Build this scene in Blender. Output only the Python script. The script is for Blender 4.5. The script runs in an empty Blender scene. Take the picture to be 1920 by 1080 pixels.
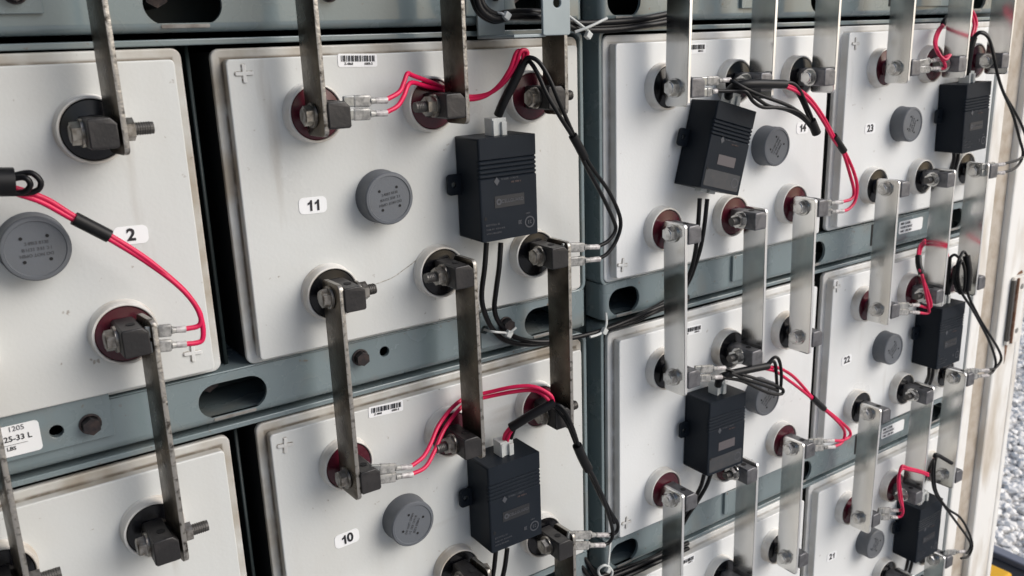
import bpy, bmesh, math, random
from mathutils import Vector, Matrix
random.seed(7)
SC = bpy.context.scene
R = math.radians

# ------------------------------------------------------------------ camera
CAM = Vector((-0.17147, -0.59420, -0.00191))
FWD = Vector((0.53634444, 0.79991118, -0.26921506))
RGT = Vector((0.82473996, -0.56448094, -0.03413596))
UPV = Vector((0.1792725, 0.20372379, 0.96247493))
FPX = 1658.0886
cd = bpy.data.cameras.new('camera'); cam = bpy.data.objects.new('camera', cd)
SC.collection.objects.link(cam)
cam.matrix_world = Matrix(((RGT.x, UPV.x, -FWD.x, CAM.x), (RGT.y, UPV.y, -FWD.y, CAM.y), (RGT.z, UPV.z, -FWD.z, CAM.z), (0, 0, 0, 1)))
cd.sensor_width = 36; cd.lens = FPX / 1920 * 36; cd.clip_start = 0.01; cd.clip_end = 200
cd.dof.use_dof = True; cd.dof.focus_distance = 0.70; cd.dof.aperture_fstop = 14.0
SC.camera = cam
SC.render.resolution_x = 1024; SC.render.resolution_y = 576

# ------------------------------------------------------------------ sky, sun, exposure
SUN_EL, SUN_AZ = 33.0, 138.0          # azimuth clockwise from +y: light comes from the right and the front
w = bpy.data.worlds.new('World'); SC.world = w; w.use_nodes = True
nt = w.node_tree; nt.nodes.clear()
sky = nt.nodes.new('ShaderNodeTexSky'); sky.sky_type = 'NISHITA'; sky.sun_disc = False
sky.sun_elevation = R(SUN_EL); sky.sun_rotation = R(SUN_AZ); sky.air_density = 1.0; sky.dust_density = 3.0; sky.ozone_density = 1.0
bg = nt.nodes.new('ShaderNodeBackground'); bg.inputs['Strength'].default_value = 0.075
out = nt.nodes.new('ShaderNodeOutputWorld')
nt.links.new(sky.outputs[0], bg.inputs[0]); nt.links.new(bg.outputs[0], out.inputs[0])
sd = bpy.data.lights.new('sun', 'SUN'); sd.energy = 1.5; sd.angle = R(46); sd.color = (1.0, 0.995, 0.99)
sun = bpy.data.objects.new('sun', sd); SC.collection.objects.link(sun)
sdir = Vector((math.sin(R(SUN_AZ)) * math.cos(R(SUN_EL)), math.cos(R(SUN_AZ)) * math.cos(R(SUN_EL)), math.sin(R(SUN_EL))))
sun.rotation_euler = sdir.to_track_quat('Z', 'Y').to_euler()
VS = SC.view_settings; VS.view_transform = 'Standard'; VS.look = 'None'; VS.gamma = 1.0; VS.use_curve_mapping = False
VS.exposure = 0.66

# ------------------------------------------------------------------ geometry of the rack (metres; cell faces lie in the plane y = 0)
CW, CH, PITCH = 0.300, 0.2163, 0.263
COLX = {'A': -0.3184, 'B': 0.0, 'C': 0.3288, 'D': 0.6440}
COLW = {'A': 0.300, 'B': 0.300, 'C': 0.299, 'D': 0.306}
OFF = {('A', 0): (.0003, .0009), ('B', 0): (0, -.0005), ('C', 0): (-.0012, -.0003), ('D', 0): (-.0005, .0009),
       ('A', 1): (-.0009, -.001), ('B', 1): (0, .0004), ('C', 1): (.0022, -.0018), ('D', 1): (.0006, -.0003), ('D', 2): (-.0015, .0012), ('C', 2): (.0022, .0005)}
PANY = -0.009                        # front of the raised panel
def at(px, py, y):
    """photo measurement -> point at the real depth y"""
    d = FWD + RGT * ((px - 960) / FPX) - UPV * ((py - 540) / FPX)
    t = (y - CAM.y) / d.y
    return CAM + d * t
def cell_origin(c, k):
    dx, dz = OFF.get((c, k), OFF.get((c, k - 1), (0, 0)))
    return COLX[c] + dx, -k * PITCH + dz
POSX = {'N': (0.0613, 0.1513, 0.2400), 'R': (0.0608, 0.1495, 0.2395)}   # left to right; R = cell turned upside down
ROT = {'A': 1, 'B': 0, 'C': 1, 'D': 0}
def term(c, k, row, i):
    """centre of terminal i (left to right) of row 't' or 'b' of cell (c, k)"""
    x, z = cell_origin(c, k)
    u = POSX['R' if ROT[c] else 'N'][i]
    if c == 'D': u = u * 1.0
    if ROT[c]: u += COLW[c] - 0.300
    v = (-0.0441 if row == 't' else -0.1711) if not ROT[c] else (-0.0452 if row == 't' else -0.1722)
    return x + u, z + v

SIDE = {}
for k in range(4):
    for i, s in enumerate('LRR' if k == 0 else 'LRL'): SIDE[('C', i, k)] = s; SIDE[('D', i, k)] = s
    for i, s in enumerate('LRR'): SIDE[('B', i, k)] = s
    for i, s in enumerate('LRR'): SIDE[('A', i, k)] = s
def lug_dx(side): return .0023 if side == 'L' else -.0002
def lug_dz(c, row): return .0028 if (c in 'AB' and row == 'b') else 0.0
# ------------------------------------------------------------------ materials
MATS = {}
def new_mat(name):
    m = bpy.data.materials.new(name); m.use_nodes = True
    MATS[name] = m
    return m, m.node_tree.nodes, m.node_tree.links, m.node_tree.nodes['Principled BSDF']
def mat(name, col, rough=.5, metal=0.0, col2=None, scale=60, lo=.45, hi=.7, bump=0.0, bscale=300, rvar=0.0, detail=6, stretch=None, spec=None, coat=0):
    m, N, L, b = new_mat(name)
    b.inputs['Roughness'].default_value = rough; b.inputs['Metallic'].default_value = metal
    b.inputs['Base Color'].default_value = (*col, 1)
    if spec is not None: b.inputs['Specular IOR Level'].default_value = spec
    if coat: b.inputs['Coat Weight'].default_value = coat; b.inputs['Coat Roughness'].default_value = .07
    tc = N.new('ShaderNodeTexCoord'); oi = N.new('ShaderNodeObjectInfo')
    vec = tc.outputs['Object']
    if stretch:
        mp = N.new('ShaderNodeMapping'); mp.inputs['Scale'].default_value = stretch; L.new(vec, mp.inputs['Vector']); vec = mp.outputs[0]
    ml = N.new('ShaderNodeMath'); ml.operation = 'MULTIPLY'; ml.inputs[1].default_value = 50; L.new(oi.outputs['Random'], ml.inputs[0])
    def noise(s, d=detail):
        n = N.new('ShaderNodeTexNoise'); n.noise_dimensions = '4D'; n.inputs['Scale'].default_value = s; n.inputs['Detail'].default_value = d
        L.new(vec, n.inputs['Vector']); L.new(ml.outputs[0], n.inputs['W']); return n
    if col2 is not None:
        n = noise(scale); mr = N.new('ShaderNodeMapRange'); mr.inputs[1].default_value = lo; mr.inputs[2].default_value = hi
        L.new(n.outputs['Fac'], mr.inputs[0])
        mx = N.new('ShaderNodeMix'); mx.data_type = 'RGBA'; mx.inputs[6].default_value = (*col, 1); mx.inputs[7].default_value = (*col2, 1)
        L.new(mr.outputs[0], mx.inputs[0]); L.new(mx.outputs[2], b.inputs['Base Color'])
    if rvar:
        n = noise(scale * 1.7); mr = N.new('ShaderNodeMapRange'); mr.inputs[1].default_value = .3; mr.inputs[2].default_value = .7
        mr.inputs[3].default_value = rough - rvar; mr.inputs[4].default_value = rough + rvar
        L.new(n.outputs['Fac'], mr.inputs[0]); L.new(mr.outputs[0], b.inputs['Roughness'])
    if bump:
        n = noise(bscale, 4); bp = N.new('ShaderNodeBump'); bp.inputs['Strength'].default_value = bump; bp.inputs['Distance'].default_value = .001
        L.new(n.outputs['Fac'], bp.inputs['Height']); L.new(bp.outputs[0], b.inputs['Normal'])
    return m

def case_mat(name, dirt, base):
    """off-white plastic: brownish dirt on the rim and in the corner round the raised panel, scuffs, specks and faint stains"""
    m, N, L, b = new_mat(name)
    b.inputs['Specular IOR Level'].default_value = .5
    tc = N.new('ShaderNodeTexCoord'); oi = N.new('ShaderNodeObjectInfo')
    ml = N.new('ShaderNodeMath'); ml.operation = 'MULTIPLY'; ml.inputs[1].default_value = 50; L.new(oi.outputs['Random'], ml.inputs[0])
    sp = N.new('ShaderNodeSeparateXYZ'); L.new(tc.outputs['Object'], sp.inputs[0])
    def math_(op, *av):
        n = N.new('ShaderNodeMath'); n.operation = op
        for i, v in enumerate(av):
            if isinstance(v, (int, float)): n.inputs[i].default_value = v
            else: L.new(v, n.inputs[i])
        return n.outputs[0]
    def noise(s, d=6, st=None, rot=12, dist=0):
        n = N.new('ShaderNodeTexNoise'); n.noise_dimensions = '4D'; n.inputs['Scale'].default_value = s; n.inputs['Detail'].default_value = d; n.inputs['Distortion'].default_value = dist
        v = tc.outputs['Object']
        if st:
            mp = N.new('ShaderNodeMapping'); mp.inputs['Scale'].default_value = st; mp.inputs['Rotation'].default_value = (0, R(rot), 0); L.new(v, mp.inputs['Vector']); v = mp.outputs[0]
        L.new(v, n.inputs['Vector']); L.new(ml.outputs[0], n.inputs['W']); return n.outputs['Fac']
    def rng(v, a, c, o0=0, o1=1):
        n = N.new('ShaderNodeMapRange'); n.inputs[1].default_value = a; n.inputs[2].default_value = c; n.inputs[3].default_value = o0; n.inputs[4].default_value = o1
        L.new(v, n.inputs[0]); return n.outputs[0]
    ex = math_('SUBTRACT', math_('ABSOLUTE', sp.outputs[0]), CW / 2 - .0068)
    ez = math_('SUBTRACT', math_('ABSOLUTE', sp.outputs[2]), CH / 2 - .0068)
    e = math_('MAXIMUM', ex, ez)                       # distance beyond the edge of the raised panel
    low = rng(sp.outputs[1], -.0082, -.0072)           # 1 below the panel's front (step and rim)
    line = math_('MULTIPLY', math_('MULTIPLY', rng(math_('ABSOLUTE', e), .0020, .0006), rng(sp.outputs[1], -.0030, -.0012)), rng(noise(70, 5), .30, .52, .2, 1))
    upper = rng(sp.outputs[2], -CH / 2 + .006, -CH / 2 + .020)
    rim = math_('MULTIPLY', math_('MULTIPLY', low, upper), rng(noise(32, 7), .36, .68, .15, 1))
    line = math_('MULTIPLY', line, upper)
    blot = math_('MULTIPLY', rng(noise(8, 5, None, 0, .6), .48, .78), .45)
    spot = math_('MULTIPLY', rng(noise(170, 3), .70, .75), .7)
    scuff = math_('MULTIPLY', rng(noise(38, 4, (1, 1, .10)), .64, .73), .55)
    scuff2 = math_('MULTIPLY', rng(noise(30, 4, (.14, 1, 1), 30), .68, .75), .5)
    drip = math_('MULTIPLY', rng(noise(26, 5, (1, 1, .07), 0), .52, .76), .22)
    dust = math_('MULTIPLY', rng(noise(3.2, 3, None, 0, 1.2), .48, .72), .14)
    def mix(fac, c1, c2):
        n = N.new('ShaderNodeMix'); n.data_type = 'RGBA'
        L.new(fac, n.inputs[0])
        if isinstance(c1, tuple): n.inputs[6].default_value = (*c1, 1)
        else: L.new(c1, n.inputs[6])
        n.inputs[7].default_value = (*c2, 1); return n.outputs[2]
    c = mix(math_('MULTIPLY', blot, dirt), base, (.50, .485, .445))
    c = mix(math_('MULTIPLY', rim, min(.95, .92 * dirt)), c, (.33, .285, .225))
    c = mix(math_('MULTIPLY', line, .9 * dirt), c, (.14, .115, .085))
    c = mix(math_('MULTIPLY', scuff, dirt), c, (.34, .31, .27)); c = mix(math_('MULTIPLY', scuff2, dirt), c, (.40, .37, .33)); c = mix(math_('MULTIPLY', spot, dirt), c, (.22, .18, .14))
    c = mix(math_('MULTIPLY', drip, dirt), c, (.40, .365, .31)); c = mix(math_('MULTIPLY', dust, dirt), c, (.46, .43, .375))
    L.new(c, b.inputs['Base Color'])
    L.new(rng(noise(14, 5), .3, .7, .26, .42), b.inputs['Roughness'])
    bp = N.new('ShaderNodeBump'); bp.inputs['Strength'].default_value = .10; bp.inputs['Distance'].default_value = .001
    L.new(noise(420, 2), bp.inputs['Height']); L.new(bp.outputs[0], b.inputs['Normal'])
    return m

def paint_mat(name, c1, c2, coat):
    """blue-grey enamel with uneven tone, handling dirt and a few rusty chips"""
    m, N, L, b = new_mat(name)
    b.inputs['Specular IOR Level'].default_value = .6; b.inputs['Coat Weight'].default_value = coat; b.inputs['Coat Roughness'].default_value = .08
    tc = N.new('ShaderNodeTexCoord')
    def noise(s, d=6, st=(1, 1, 1)):
        mp = N.new('ShaderNodeMapping'); mp.inputs['Scale'].default_value = st; L.new(tc.outputs['Object'], mp.inputs['Vector'])
        n = N.new('ShaderNodeTexNoise'); n.inputs['Scale'].default_value = s; n.inputs['Detail'].default_value = d; L.new(mp.outputs[0], n.inputs['Vector']); return n.outputs['Fac']
    def rng(v, a, c, o0=0, o1=1):
        n = N.new('ShaderNodeMapRange'); n.inputs[1].default_value = a; n.inputs[2].default_value = c; n.inputs[3].default_value = o0; n.inputs[4].default_value = o1
        L.new(v, n.inputs[0]); return n.outputs[0]
    def mix(fac, a, c):
        n = N.new('ShaderNodeMix'); n.data_type = 'RGBA'; L.new(fac, n.inputs[0])
        if isinstance(a, tuple): n.inputs[6].default_value = (*a, 1)
        else: L.new(a, n.inputs[6])
        n.inputs[7].default_value = (*c, 1); return n.outputs[2]
    c = mix(rng(noise(9, 5, (1, 1, .4)), .38, .68), c1, c2)
    c = mix(rng(noise(20, 8), .56, .78, 0, .6), c, (.20, .175, .14))
    c = mix(rng(noise(60, 5, (.12, 1, 1)), .66, .74, 0, .5), c, (.30, .34, .35))
    c = mix(rng(noise(120, 4), .70, .76, 0, .8), c, (.13, .075, .045))
    L.new(c, b.inputs['Base Color'])
    L.new(rng(noise(25, 5), .3, .7, .18, .34), b.inputs['Roughness'])
    bp = N.new('ShaderNodeBump'); bp.inputs['Strength'].default_value = .06; bp.inputs['Distance'].default_value = .001
    L.new(noise(500, 3), bp.inputs['Height']); L.new(bp.outputs[0], b.inputs['Normal'])

case_mat('white_plastic', 1.0, (.585, .60, .59)); case_mat('white_plastic_clean_lit', .5, (.705, .72, .722))  # right-hand cells: less dirt, and a paler base standing in for brighter light
paint_mat('blue_grey_paint', (.180, .225, .236), (.138, .180, .190), .5)
mat('ring_plastic', (.66, .65, .62), .38, col2=(.40, .345, .28), scale=40, lo=.46, hi=.74)
mat('red_seal', (.058, .005, .013), .22, col2=(.075, .010, .016), scale=90, spec=.45)
mat('black_seal', (.003, .003, .0045), .20, col2=(.007, .007, .008), scale=90, spec=.4)
mat('old_lug', (.016, .015, .0155), .42, .15, col2=(.042, .038, .037), scale=70, lo=.46, hi=.80, bump=.22, bscale=420, spec=.5)
mat('lead_lug', (.17, .17, .18), .45, .75, col2=(.10, .10, .105), scale=140, bump=.25, bscale=400)
mat('old_bar', (.145, .124, .097), .33, .85, col2=(.040, .031, .024), scale=42, lo=.40, hi=.74, bump=.30, bscale=380, rvar=.10)
mat('old_bar_edge', (.34, .325, .30), .40, .8, col2=(.05, .043, .036), scale=240, lo=.52, hi=.68, bump=.5, bscale=420)
mat('new_bar', (.77, .76, .735), .19, 1.0, col2=(.56, .545, .515), scale=34, lo=.40, hi=.74, bump=.05, bscale=600, rvar=.08, stretch=(1, 1, .3))
mat('new_bar_edge', (.80, .80, .79), .38, .9)
mat('steel_bolt', (.36, .34, .31), .32, .9, col2=(.13, .11, .09), scale=260, lo=.42, hi=.7, bump=.2, bscale=500)
mat('bright_bolt', (.62, .61, .59), .26, .95, col2=(.36, .35, .33), scale=220, lo=.42, hi=.72, bump=.12, bscale=500)
mat('bracket_paint_lit', (.29, .34, .355), .35, col2=(.24, .285, .30), scale=20, spec=.5)  # paler copy of the tray paint, light on the bracket put into the colour
mat('stud_thread', (.10, .095, .09), .5, .7)
mat('dark_bolt', (.035, .030, .032), .45, .6, col2=(.07, .05, .045), scale=200, bump=.4, bscale=400)
mat('cap_grey', (.105, .115, .130), .5, col2=(.098, .103, .108), scale=25, bump=.1, bscale=600)
mat('cap_print', (.055, .058, .065), .6)
mat('hole_black', (.004, .004, .005), .8)
mat('box_black', (.0095, .0132, .0190), .44, bump=.12, bscale=1500, col2=(.0125, .0165, .0225), scale=30, spec=.14)
mat('box_patch', (.030, .033, .038), .55, col2=(.045, .044, .046), scale=120)
mat('box_print', (.050, .054, .064), .5)
mat('box_print_warm', (.085, .058, .055), .5)
mat('box_badge', (.010, .011, .014), .5)
mat('box_badge_warm', (.085, .075, .08), .5)
mat('nylon_white', (.50, .52, .51), .4, col2=(.42, .43, .42), scale=80)
mat('clear_crimp', (.34, .335, .32), .22, .1, col2=(.17, .17, .165), scale=260, lo=.42, hi=.62)
mat('clear_crimp_neck', (.52, .50, .49), .25, .0, col2=(.30, .28, .28), scale=300, lo=.42, hi=.62)
mat('dark_body', (.012, .013, .014), .6)
mat('spade_metal', (.36, .37, .36), .32, .7, col2=(.20, .20, .2), scale=260)
mat('red_wire', (.62, .008, .075), .38, col2=(.50, .006, .055), scale=60, spec=.4)
mat('black_wire', (.0025, .0025, .0035), .40, spec=.3)
mat('black_sleeve', (.003, .003, .004), .48, spec=.3)
mat('dark_paint_shade', (.020, .032, .033), .5, col2=(.009, .013, .013), scale=16, lo=.35, hi=.8)  # dark paint of divider and web; on the gap filler it stands for shade
mat('paper_white', (.80, .81, .82), .45)
mat('ink', (.012, .012, .016), .5)
mat('grey_ink', (.10, .10, .11), .5)
mat('bare_cut', (.24, .235, .22), .6, .2, col2=(.12, .10, .085), scale=90)
mat('cream_paint', (.80, .79, .76), .5, col2=(.46, .385, .29), scale=34, lo=.46, hi=.80, bump=.15, bscale=200, stretch=(1, 1, .3))
mat('tan_gasket', (.46, .41, .35), .75, col2=(.34, .28, .215), scale=60, lo=.4, hi=.7, bump=.3, bscale=250)
mat('grime', (.20, .175, .14), .7, col2=(.55, .53, .49), scale=500, lo=.42, hi=.62)
mat('rust', (.16, .07, .035), .8, col2=(.28, .2, .15), scale=120)
mat('gravel_mat', (.62, .615, .61), .9, col2=(.34, .335, .33), scale=55, lo=.40, hi=.6, bump=.6, bscale=60)
mat('stone', (.90, .88, .845), .8, col2=(.60, .585, .56), scale=22, lo=.46, hi=.74, bump=.3, bscale=160)
mat('case_black', (.012, .012, .014), .5)
mat('case_lid', (.20, .21, .25), .45)
mat('case_yellow', (.86, .46, .02), .45)
mat('added_door_dark', (.045, .05, .052), .6)  # dark tone of the unseen door, chosen to cut light from the left
mat('cabinet_inside', (.03, .036, .036), .6)

# ------------------------------------------------------------------ mesh helpers
def link(o): SC.collection.objects.link(o); return o
def ob(name, me, parent=None, loc=(0, 0, 0), rot=(0, 0, 0)):
    o = bpy.data.objects.new(name, me); link(o); o.location = loc; o.rotation_euler = rot
    if parent is not None: o.parent = parent
    return o
def thing(name, label, cat, loc=(0, 0, 0), rot=(0, 0, 0), group=None):
    o = ob(name, None, None, loc, rot); o.empty_display_size = .02
    o['label'] = label; o['category'] = cat
    if group: o['group'] = group
    return o
def tag(o, label, cat, group=None):
    o['label'] = label; o['category'] = cat
    if group: o['group'] = group
    return o
def finish(bm, mats, smooth=35, normals=True):
    if normals: bmesh.ops.recalc_face_normals(bm, faces=bm.faces)
    me = bpy.data.meshes.new('mesh'); bm.to_mesh(me); bm.free()
    for m in (mats if isinstance(mats, (list, tuple)) else [mats]): me.materials.append(MATS[m])
    if smooth:
        for p in me.polygons: p.use_smooth = True
        me.set_sharp_from_angle(angle=R(smooth))
        if len(me.polygons):
            areas = sorted(p.area for p in me.polygons); med = areas[len(areas) // 2]
            for p in me.polygons:            # large flat faces stay flat so that bevels do not bend their shading
                if p.area > 4 * med and max(abs(c) for c in p.normal) > .9995: p.use_smooth = False
    return me
def plate_bm(loops, depth, bevel=0.0, axis='y', res=2, org=(0, 0, 0)):
    """flat shape with holes, extruded by depth about its middle. axis y: (a,b)->(x,z); axis x: (a,b)->(y,z); axis z: (a,b)->(x,y)"""
    cu = bpy.data.curves.new('tmp', 'CURVE'); cu.dimensions = '2D'; cu.fill_mode = 'BOTH'
    cu.extrude = max(depth / 2 - bevel, 1e-6); cu.bevel_depth = bevel; cu.bevel_resolution = res; cu.offset = -bevel
    for lp in loops:
        s = cu.splines.new('POLY'); s.points.add(len(lp) - 1)
        for p, (a, b_) in zip(s.points, lp): p.co = (a, b_, 0, 1)
        s.use_cyclic_u = True
    o = bpy.data.objects.new('tmp', cu)
    me = bpy.data.meshes.new_from_object(o)
    bm = bmesh.new(); bm.from_mesh(me)
    bpy.data.objects.remove(o); bpy.data.curves.remove(cu); bpy.data.meshes.remove(me)
    bmesh.ops.remove_doubles(bm, verts=bm.verts, dist=1e-6)
    for v in bm.verts:
        a, b_, c = v.co
        v.co = {'y': (a, c, b_), 'x': (c, a, b_), 'z': (a, b_, c)}[axis]
        v.co += Vector(org)
    return bm
def join(dst, src, mi=0):
    me = bpy.data.meshes.new('t'); src.to_mesh(me); src.free()
    n = len(dst.faces); dst.from_mesh(me); bpy.data.meshes.remove(me)
    dst.faces.ensure_lookup_table()
    if mi:
        for f in dst.faces[n:]: f.material_index = mi
    return dst
def rrect(x0, z0, x1, z1, r, n=5):
    pts = []
    for cx, cz, a0 in ((x1 - r, z1 - r, 0), (x0 + r, z1 - r, 90), (x0 + r, z0 + r, 180), (x1 - r, z0 + r, 270)):
        for i in range(n + 1):
            a = R(a0 + 90 * i / n); pts.append((cx + r * math.cos(a), cz + r * math.sin(a)))
    return pts
def rect(x0, z0, x1, z1): return [(x0, z0), (x1, z0), (x1, z1), (x0, z1)]
def circ(cx, cz, r, n=24): return [(cx + r * math.cos(2 * math.pi * i / n), cz + r * math.sin(2 * math.pi * i / n)) for i in range(n)]
def box_bm(x0, x1, y0, y1, z0, z1, bevel=0, seg=2):
    bm = bmesh.new(); bmesh.ops.create_cube(bm, size=1)
    for v in bm.verts: v.co = Vector(((x0 + x1) / 2 + v.co.x * (x1 - x0), (y0 + y1) / 2 + v.co.y * (y1 - y0), (z0 + z1) / 2 + v.co.z * (z1 - z0)))
    if bevel: bmesh.ops.bevel(bm, geom=bm.edges[:], offset=bevel, segments=seg, affect='EDGES', profile=.5)
    return bm
def lathe_bm(prof, n=40, closed_ends=True):
    """profile of (radius, y) turned round the y axis"""
    bm = bmesh.new(); rings = []
    for r_, y in prof:
        rings.append([bm.verts.new((r_ * math.cos(2 * math.pi * i / n), y, r_ * math.sin(2 * math.pi * i / n))) for i in range(n)] if r_ > 1e-6 else [bm.verts.new((0, y, 0))])
    for a, b_ in zip(rings, rings[1:]):
        for i in range(n):
            j = (i + 1) % n
            if len(a) == 1 and len(b_) == 1: continue
            if len(a) == 1: bm.faces.new((a[0], b_[i], b_[j]))
            elif len(b_) == 1: bm.faces.new((a[i], a[j], b_[0]))
            else: bm.faces.new((a[i], a[j], b_[j], b_[i]))
    return bm
def xform(bm, M):
    for v in bm.verts: v.co = M @ v.co
    return bm
def cyl_bm(p0, p1, r0, r1=None, n=16, cap=True):
    p0, p1 = Vector(p0), Vector(p1); r1 = r0 if r1 is None else r1
    d = p1 - p0
    bm = bmesh.new(); bmesh.ops.create_cone(bm, cap_ends=cap, segments=n, radius1=r0, radius2=r1, depth=d.length)
    M = Matrix.Translation((p0 + p1) / 2) @ d.to_track_quat('Z', 'Y').to_matrix().to_4x4()
    return xform(bm, M)
def smooth_path(pts, sub=8):
    pts = [Vector(p) for p in pts]
    P = [pts[0] * 2 - pts[1]] + pts + [pts[-1] * 2 - pts[-2]]
    res = []
    for i in range(1, len(P) - 2):
        a, b_, c, d = P[i - 1:i + 3]
        # centripetal-ish Catmull-Rom
        for k in range(sub):
            t = k / sub
            res.append(.5 * ((2 * b_) + (c - a) * t + (2 * a - 5 * b_ + 4 * c - d) * t * t + (3 * b_ - a - 3 * c + d) * t ** 3))
    res.append(P[-2]); return res
def tube_bm(path, r, n=10):
    bm = bmesh.new(); rings = []
    up = Vector((.3, .2, 1))
    for i, p in enumerate(path):
        t = (path[min(i + 1, len(path) - 1)] - path[max(i - 1, 0)])
        if t.length < 1e-9: t = Vector((0, 0, 1))
        t.normalize()
        a = up - t * up.dot(t)
        if a.length < 1e-4: a = Vector((1, 0, 0)) - t * t.x
        a.normalize(); up = a; b_ = t.cross(a)
        rings.append([bm.verts.new(p + (a * math.cos(2 * math.pi * k / n) + b_ * math.sin(2 * math.pi * k / n)) * r) for k in range(n)])
    for A, B in zip(rings, rings[1:]):
        for k in range(n): bm.faces.new((A[k], A[(k + 1) % n], B[(k + 1) % n], B[k]))
    bm.faces.new(rings[0]); bm.faces.new(rings[-1][::-1])
    return bm
def text_bm(s, size, bold=0.0, align='CENTER', depth=.0002, rot=0, spacing=1.0):
    cu = bpy.data.curves.new('tmp', 'FONT'); cu.body = s; cu.size = size; cu.align_x = align; cu.align_y = 'CENTER'
    cu.offset = bold; cu.extrude = depth / 2; cu.space_character = spacing; cu.resolution_u = 3
    o = bpy.data.objects.new('tmp', cu); me = bpy.data.meshes.new_from_object(o)
    bm = bmesh.new(); bm.from_mesh(me)
    bpy.data.objects.remove(o); bpy.data.curves.remove(cu); bpy.data.meshes.remove(me)
    cr, sr = math.cos(rot), math.sin(rot)
    for v in bm.verts:
        a, b_, c = v.co; v.co = (a * cr - b_ * sr, -c, a * sr + b_ * cr)
    return bm
def fine_print_bm(words, h, seed=1):
    """print too small to read in the photograph: uneven letter-like strokes in words (letters per word), from x = 0"""
    rnd = random.Random(seed); b = bmesh.new(); x = 0
    for n in words:
        for q in range(n):
            wd = h * rnd.choice((.35, .5, .6)); t = h * .17
            join(b, box_bm(x, x + t, -.0001, .0001, -h / 2, h / 2))
            if rnd.random() < .7: join(b, box_bm(x + t, x + wd, -.0001, .0001, h / 2 - t, h / 2))
            if rnd.random() < .6: join(b, box_bm(x + t, x + wd, -.0001, .0001, -t / 2, t / 2))
            if rnd.random() < .6: join(b, box_bm(x + t, x + wd, -.0001, .0001, -h / 2, -h / 2 + t))
            if rnd.random() < .4: join(b, box_bm(x + wd, x + wd + t, -.0001, .0001, -h / 2, h / 2))
            x += wd + h * .28
        x += h * .5
    return b
def shift(bm, x, y, z):
    for v in bm.verts: v.co += Vector((x, y, z))
    return bm

# ------------------------------------------------------------------ ground
g = ob('gravel_ground', finish(box_bm(-60, 60, -60, 60, -1.5, -1.22), 'gravel_mat', 0)); g['kind'] = 'structure'
bm = bmesh.new()
def stone_into(bm, x, y, s):
    t = bmesh.new(); bmesh.ops.create_icosphere(t, subdivisions=1, radius=1)
    e = Matrix.Rotation(random.uniform(0, 6), 4, 'Z') @ Matrix.Rotation(random.uniform(-.5, .5), 4, 'X')
    sx, sy, sz = s * random.uniform(.7, 1.3), s * random.uniform(.7, 1.2), s * random.uniform(.5, .8)
    for v in t.verts:
        j = random.uniform(.75, 1.15)
        v.co = e @ Vector((v.co.x * sx * j, v.co.y * sy * j, v.co.z * sz * j)) + Vector((x, y, -1.22 + s * .4))
    join(bm, t)
for i in range(11500):
    gx = random.uniform(1.45, 4.0)
    stone_into(bm, gx, .27 + .45 * (gx - 1.72) + random.uniform(-.55, .55), random.choice((.006, .008, .010, .012, .014)) * random.uniform(.8, 1.25))
gr = ob('gravel', finish(bm, 'stone', 0)); gr['kind'] = 'stuff'; tag(gr, 'pale grey crushed stone gravel lying outside the cabinet', 'gravel')

# ------------------------------------------------------------------ cabinet behind and beside the rack
cab = thing('equipment_cabinet', 'cream painted cabinet door frame with tan gasket right of the battery rack', 'cabinet', (1.03, 0, -1.2))
def cpart(name, bm, m, sm=35): return ob(name, finish(shift(bm, -1.03, 0, 1.2), m, sm), cab)
cpart('door_frame', join(box_bm(.966, .9925, -.001, .05, -1.2, .8, .003), box_bm(1.031, 1.0875, -.005, .05, -1.2, .8, .003)), 'cream_paint')
cpart('gasket', box_bm(.9926, 1.0309, .004, .05, -1.2, .8, .002), 'tan_gasket')
cpart('frame_edge', box_bm(1.0915, 1.106, -.003, .06, -1.2, .8, .003), 'cream_paint')
cpart('seam', box_bm(1.0876, 1.0914, .004, .05, -1.2, .8), 'rust')
cpart('back_panel', box_bm(-.9, 1.1, .5, .51, -1.2, .8), 'cabinet_inside')
cpart('side_panel', box_bm(1.06, 1.1, .0605, .499, -1.2, .8), 'cabinet_inside')
cpart('side_panel', box_bm(-.48, -.45, .03, .499, -1.2, .8), 'cabinet_inside')
cpart('door_frame', box_bm(-.475, -.338, -.001, .029, -1.2, .8, .003), 'cream_paint')
cpart('door', xform(box_bm(-.022, .022, -.62, 0, -1.2, .8, .004), Matrix.Translation((-.478, -.012, 0)) @ Matrix.Rotation(R(-9), 4, 'Z')), 'added_door_dark')  # unseen open door, added and kept dark to hold light off the left cells
cpart('roof_panel', box_bm(-.9, 1.1, .07, .499, .801, .82), 'cabinet_inside')
h0, h1 = at(1893, 522, -.006), at(1925, 630, -.006)
hg = cpart('hinge', plate_bm([rrect(1.052, h1.z, 1.085, h0.z, .003), rrect(1.0585, h1.z + .012, 1.066, h0.z - .012, .002), circ(1.076, h0.z - .017, .0045, 12), circ(1.076, h1.z + .017, .0045, 12)], .004, .0006, org=(0, -.0075, 0)), 'cream_paint')
cpart('rust_streak', join(plate_bm([[(1.056, h1.z - .001), (1.064, h1.z - .0005), (1.063, h1.z - .012), (1.0605, h1.z - .030), (1.058, h1.z - .010)]], .0003, org=(0, -.0053, 0)), plate_bm([[(1.066, h0.z + .001), (1.082, h0.z + .001), (1.079, h0.z + .006), (1.070, h0.z + .004)]], .0003, org=(0, -.0053, 0))), 'rust')
cpart('hinge_slot', box_bm(1.0515, 1.0575, -.0105, -.0055, h1.z + .006, h0.z - .004, .0008), 'stud_thread')
cpart('hinge_pin', cyl_bm((1.0622, -.009, h1.z + .002), (1.0622, -.009, h0.z - .002), .003, n=12), 'rust')

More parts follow.
